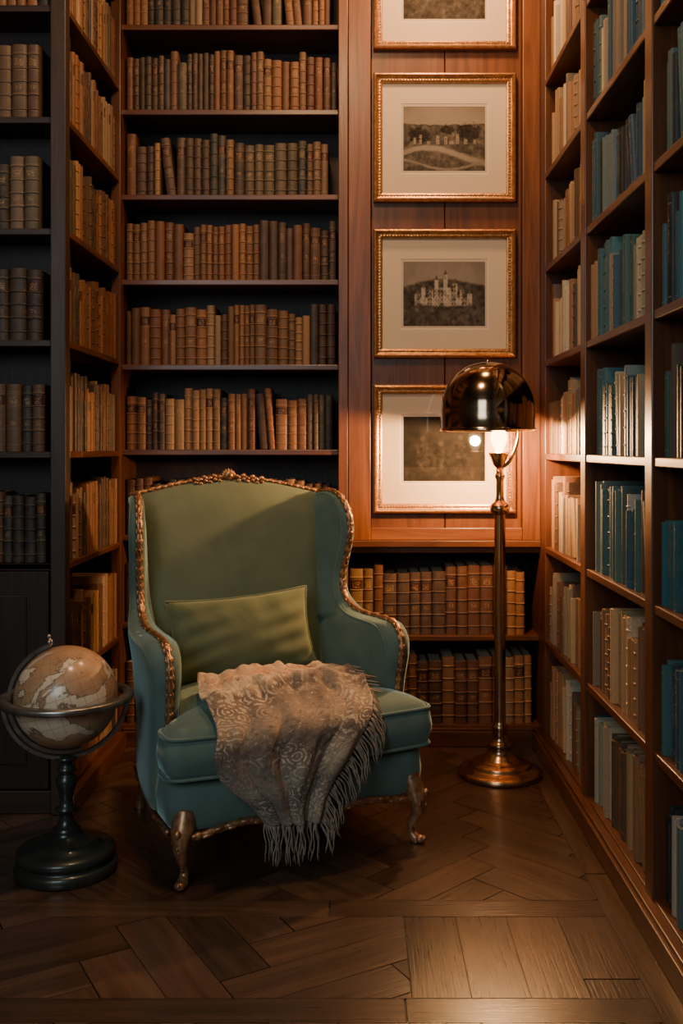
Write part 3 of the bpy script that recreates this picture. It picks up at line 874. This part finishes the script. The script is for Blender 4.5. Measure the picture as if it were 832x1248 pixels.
# ================================================================ FLOOR LAMP
LX,LY=.524,3.66
LM=empty('floor_lamp',(LX,LY,0))
mb=MB()
prof=[(0,0),(.152,0),(.156,.006),(.156,.014),(.150,.020),(.138,.024),(.120,.030),(.112,.034),(.112,.040),(.104,.046),(.080,.052),(.066,.058),(.062,.066),(.052,.074),(.044,.086),(.040,.100),(.044,.106),(.044,.114),(.034,.120),(.028,.135),(.026,.16),(.030,.168),(.030,.178),(.023,.184),(.0215,.20),(.0205,.60),(.020,.95),(.024,.956),(.033,.962),(.036,.972),(.036,.985),(.028,.992),(.020,1.0),(.016,1.01),(.0145,1.02),(.0135,1.08),(.016,1.085),(.019,1.092),(.016,1.10),(.013,1.106),(.013,1.13),(0,1.131)]
lathe(mb,prof,48)
mb.build('stand',[BRASS],LM)
mb=MB()
SX=-.045
lathe(mb,[(0,1.122),(.012,1.125),(.020,1.135),(.030,1.16),(.036,1.175),(.036,1.180),(.030,1.182),(.022,1.182),(.020,1.178),(0,1.178)],32,0,Matrix.Translation((-.004,-.0,0)))
tube(mb,catmull([(.012,0,1.128),(.035,-.01,1.15),(.056,-.02,1.20),(.066,-.025,1.255),(.060,-.02,1.33),(.03,-.01,1.42),(SX,0,1.475)],30),.0065,10)
lathe(mb,[(0,1.46),(.018,1.462),(.018,1.485),(0,1.487)],20,0,Matrix.Translation((SX,0,0)))
mb.build('socket_arm',[BRASS],LM)
mb=MB()
ro=.172; zb=1.262; zt=1.512
outer=[(ro+.004,zb-.004),(ro+.006,zb),(ro+.003,zb+.006),(ro,zb+.010),(ro,zb+.07)]
for i in range(1,17):
    a=i/16*math.pi/2; outer.append((ro*max(0,math.cos(a))**.92,zb+.07+(zt-zb-.07)*math.sin(a)))
inner=[(max(0,rr-.004),z-.004) for rr,z in outer[4:]][::-1]+[(ro-.003,zb),(ro+.001,zb-.004),(ro+.004,zb-.004)]
lathe(mb,outer,72,0,Matrix.Translation((SX,0,0)))
lathe(mb,inner,72,0,Matrix.Translation((SX,0,0)))
ellip(mb,(SX,0,zt+.002),(.008,.008,.008))
mb.build('shade',[SHADEM],LM)
m,nt,b=newmat('bulb_glass'); nt.nodes.remove(b)
o=nt.nodes['Material Output']; e=nt.nodes.new('ShaderNodeEmission'); e.inputs[0].default_value=(1,.62,.30,1); e.inputs[1].default_value=20
tr=nt.nodes.new('ShaderNodeBsdfTransparent'); mx=nt.nodes.new('ShaderNodeMixShader'); mx.inputs[0].default_value=.4
nt.links.new(tr.outputs[0],mx.inputs[1]); nt.links.new(e.outputs[0],mx.inputs[2]); nt.links.new(mx.outputs[0],o.inputs[0])
mb=MB(); lathe(mb,[(.013,1.178),(.014,1.19),(.022,1.205),(.030,1.225),(.031,1.240),(.026,1.256),(.014,1.268),(0,1.271)],32,0,Matrix.Translation((-.004,0,0)))
mb.build('bulb',[m],LM)

# ================================================================ LIGHTS
def light(name,kind,loc,energy,color,target=None,**k):
    d=bpy.data.lights.new(name,kind); d.energy=energy; d.color=color
    for a,v in k.items(): setattr(d,a,v)
    ob=bpy.data.objects.new(name,d); bpy.context.scene.collection.objects.link(ob); ob.location=loc
    if target is not None:
        ob.rotation_euler=(Vector(target)-Vector(loc)).to_track_quat('-Z','Y').to_euler()
    return ob
light('lamp_bulb_light','POINT',(LX-.004,LY,1.228),108,(1,.54,.23),shadow_soft_size=.022)
light('ceiling_downlight','AREA',(.33,3.50,3.34),20,(1,.53,.24),(.34,4.0,1.6),shape='DISK',size=.2)
light('ceiling_downlight','AREA',(-.25,2.3,3.30),26,(1,.62,.33),(-.40,3.7,1.1),shape='DISK',size=.3)
light('window_light','AREA',(-1.2,-.9,2.3),44,(.78,.93,1.0),(.2,3.1,.6),shape='RECTANGLE',size=1.4,size_y=1.6)
w=bpy.data.worlds.new('room_ambient'); bpy.context.scene.world=w; w.use_nodes=True
w.node_tree.nodes['Background'].inputs[0].default_value=(.40,.41,.40,1); w.node_tree.nodes['Background'].inputs[1].default_value=.05

# ================================================================ CAMERA
c=bpy.data.cameras.new('camera'); cam=bpy.data.objects.new('camera',c); bpy.context.scene.collection.objects.link(cam)
cam.location=(0,0,1.2); cam.rotation_euler=(math.radians(90),0,0)
c.sensor_width=36; c.lens=35.05; c.shift_x=-.0152; c.shift_y=-.0633; c.clip_start=.05
bpy.context.scene.camera=cam
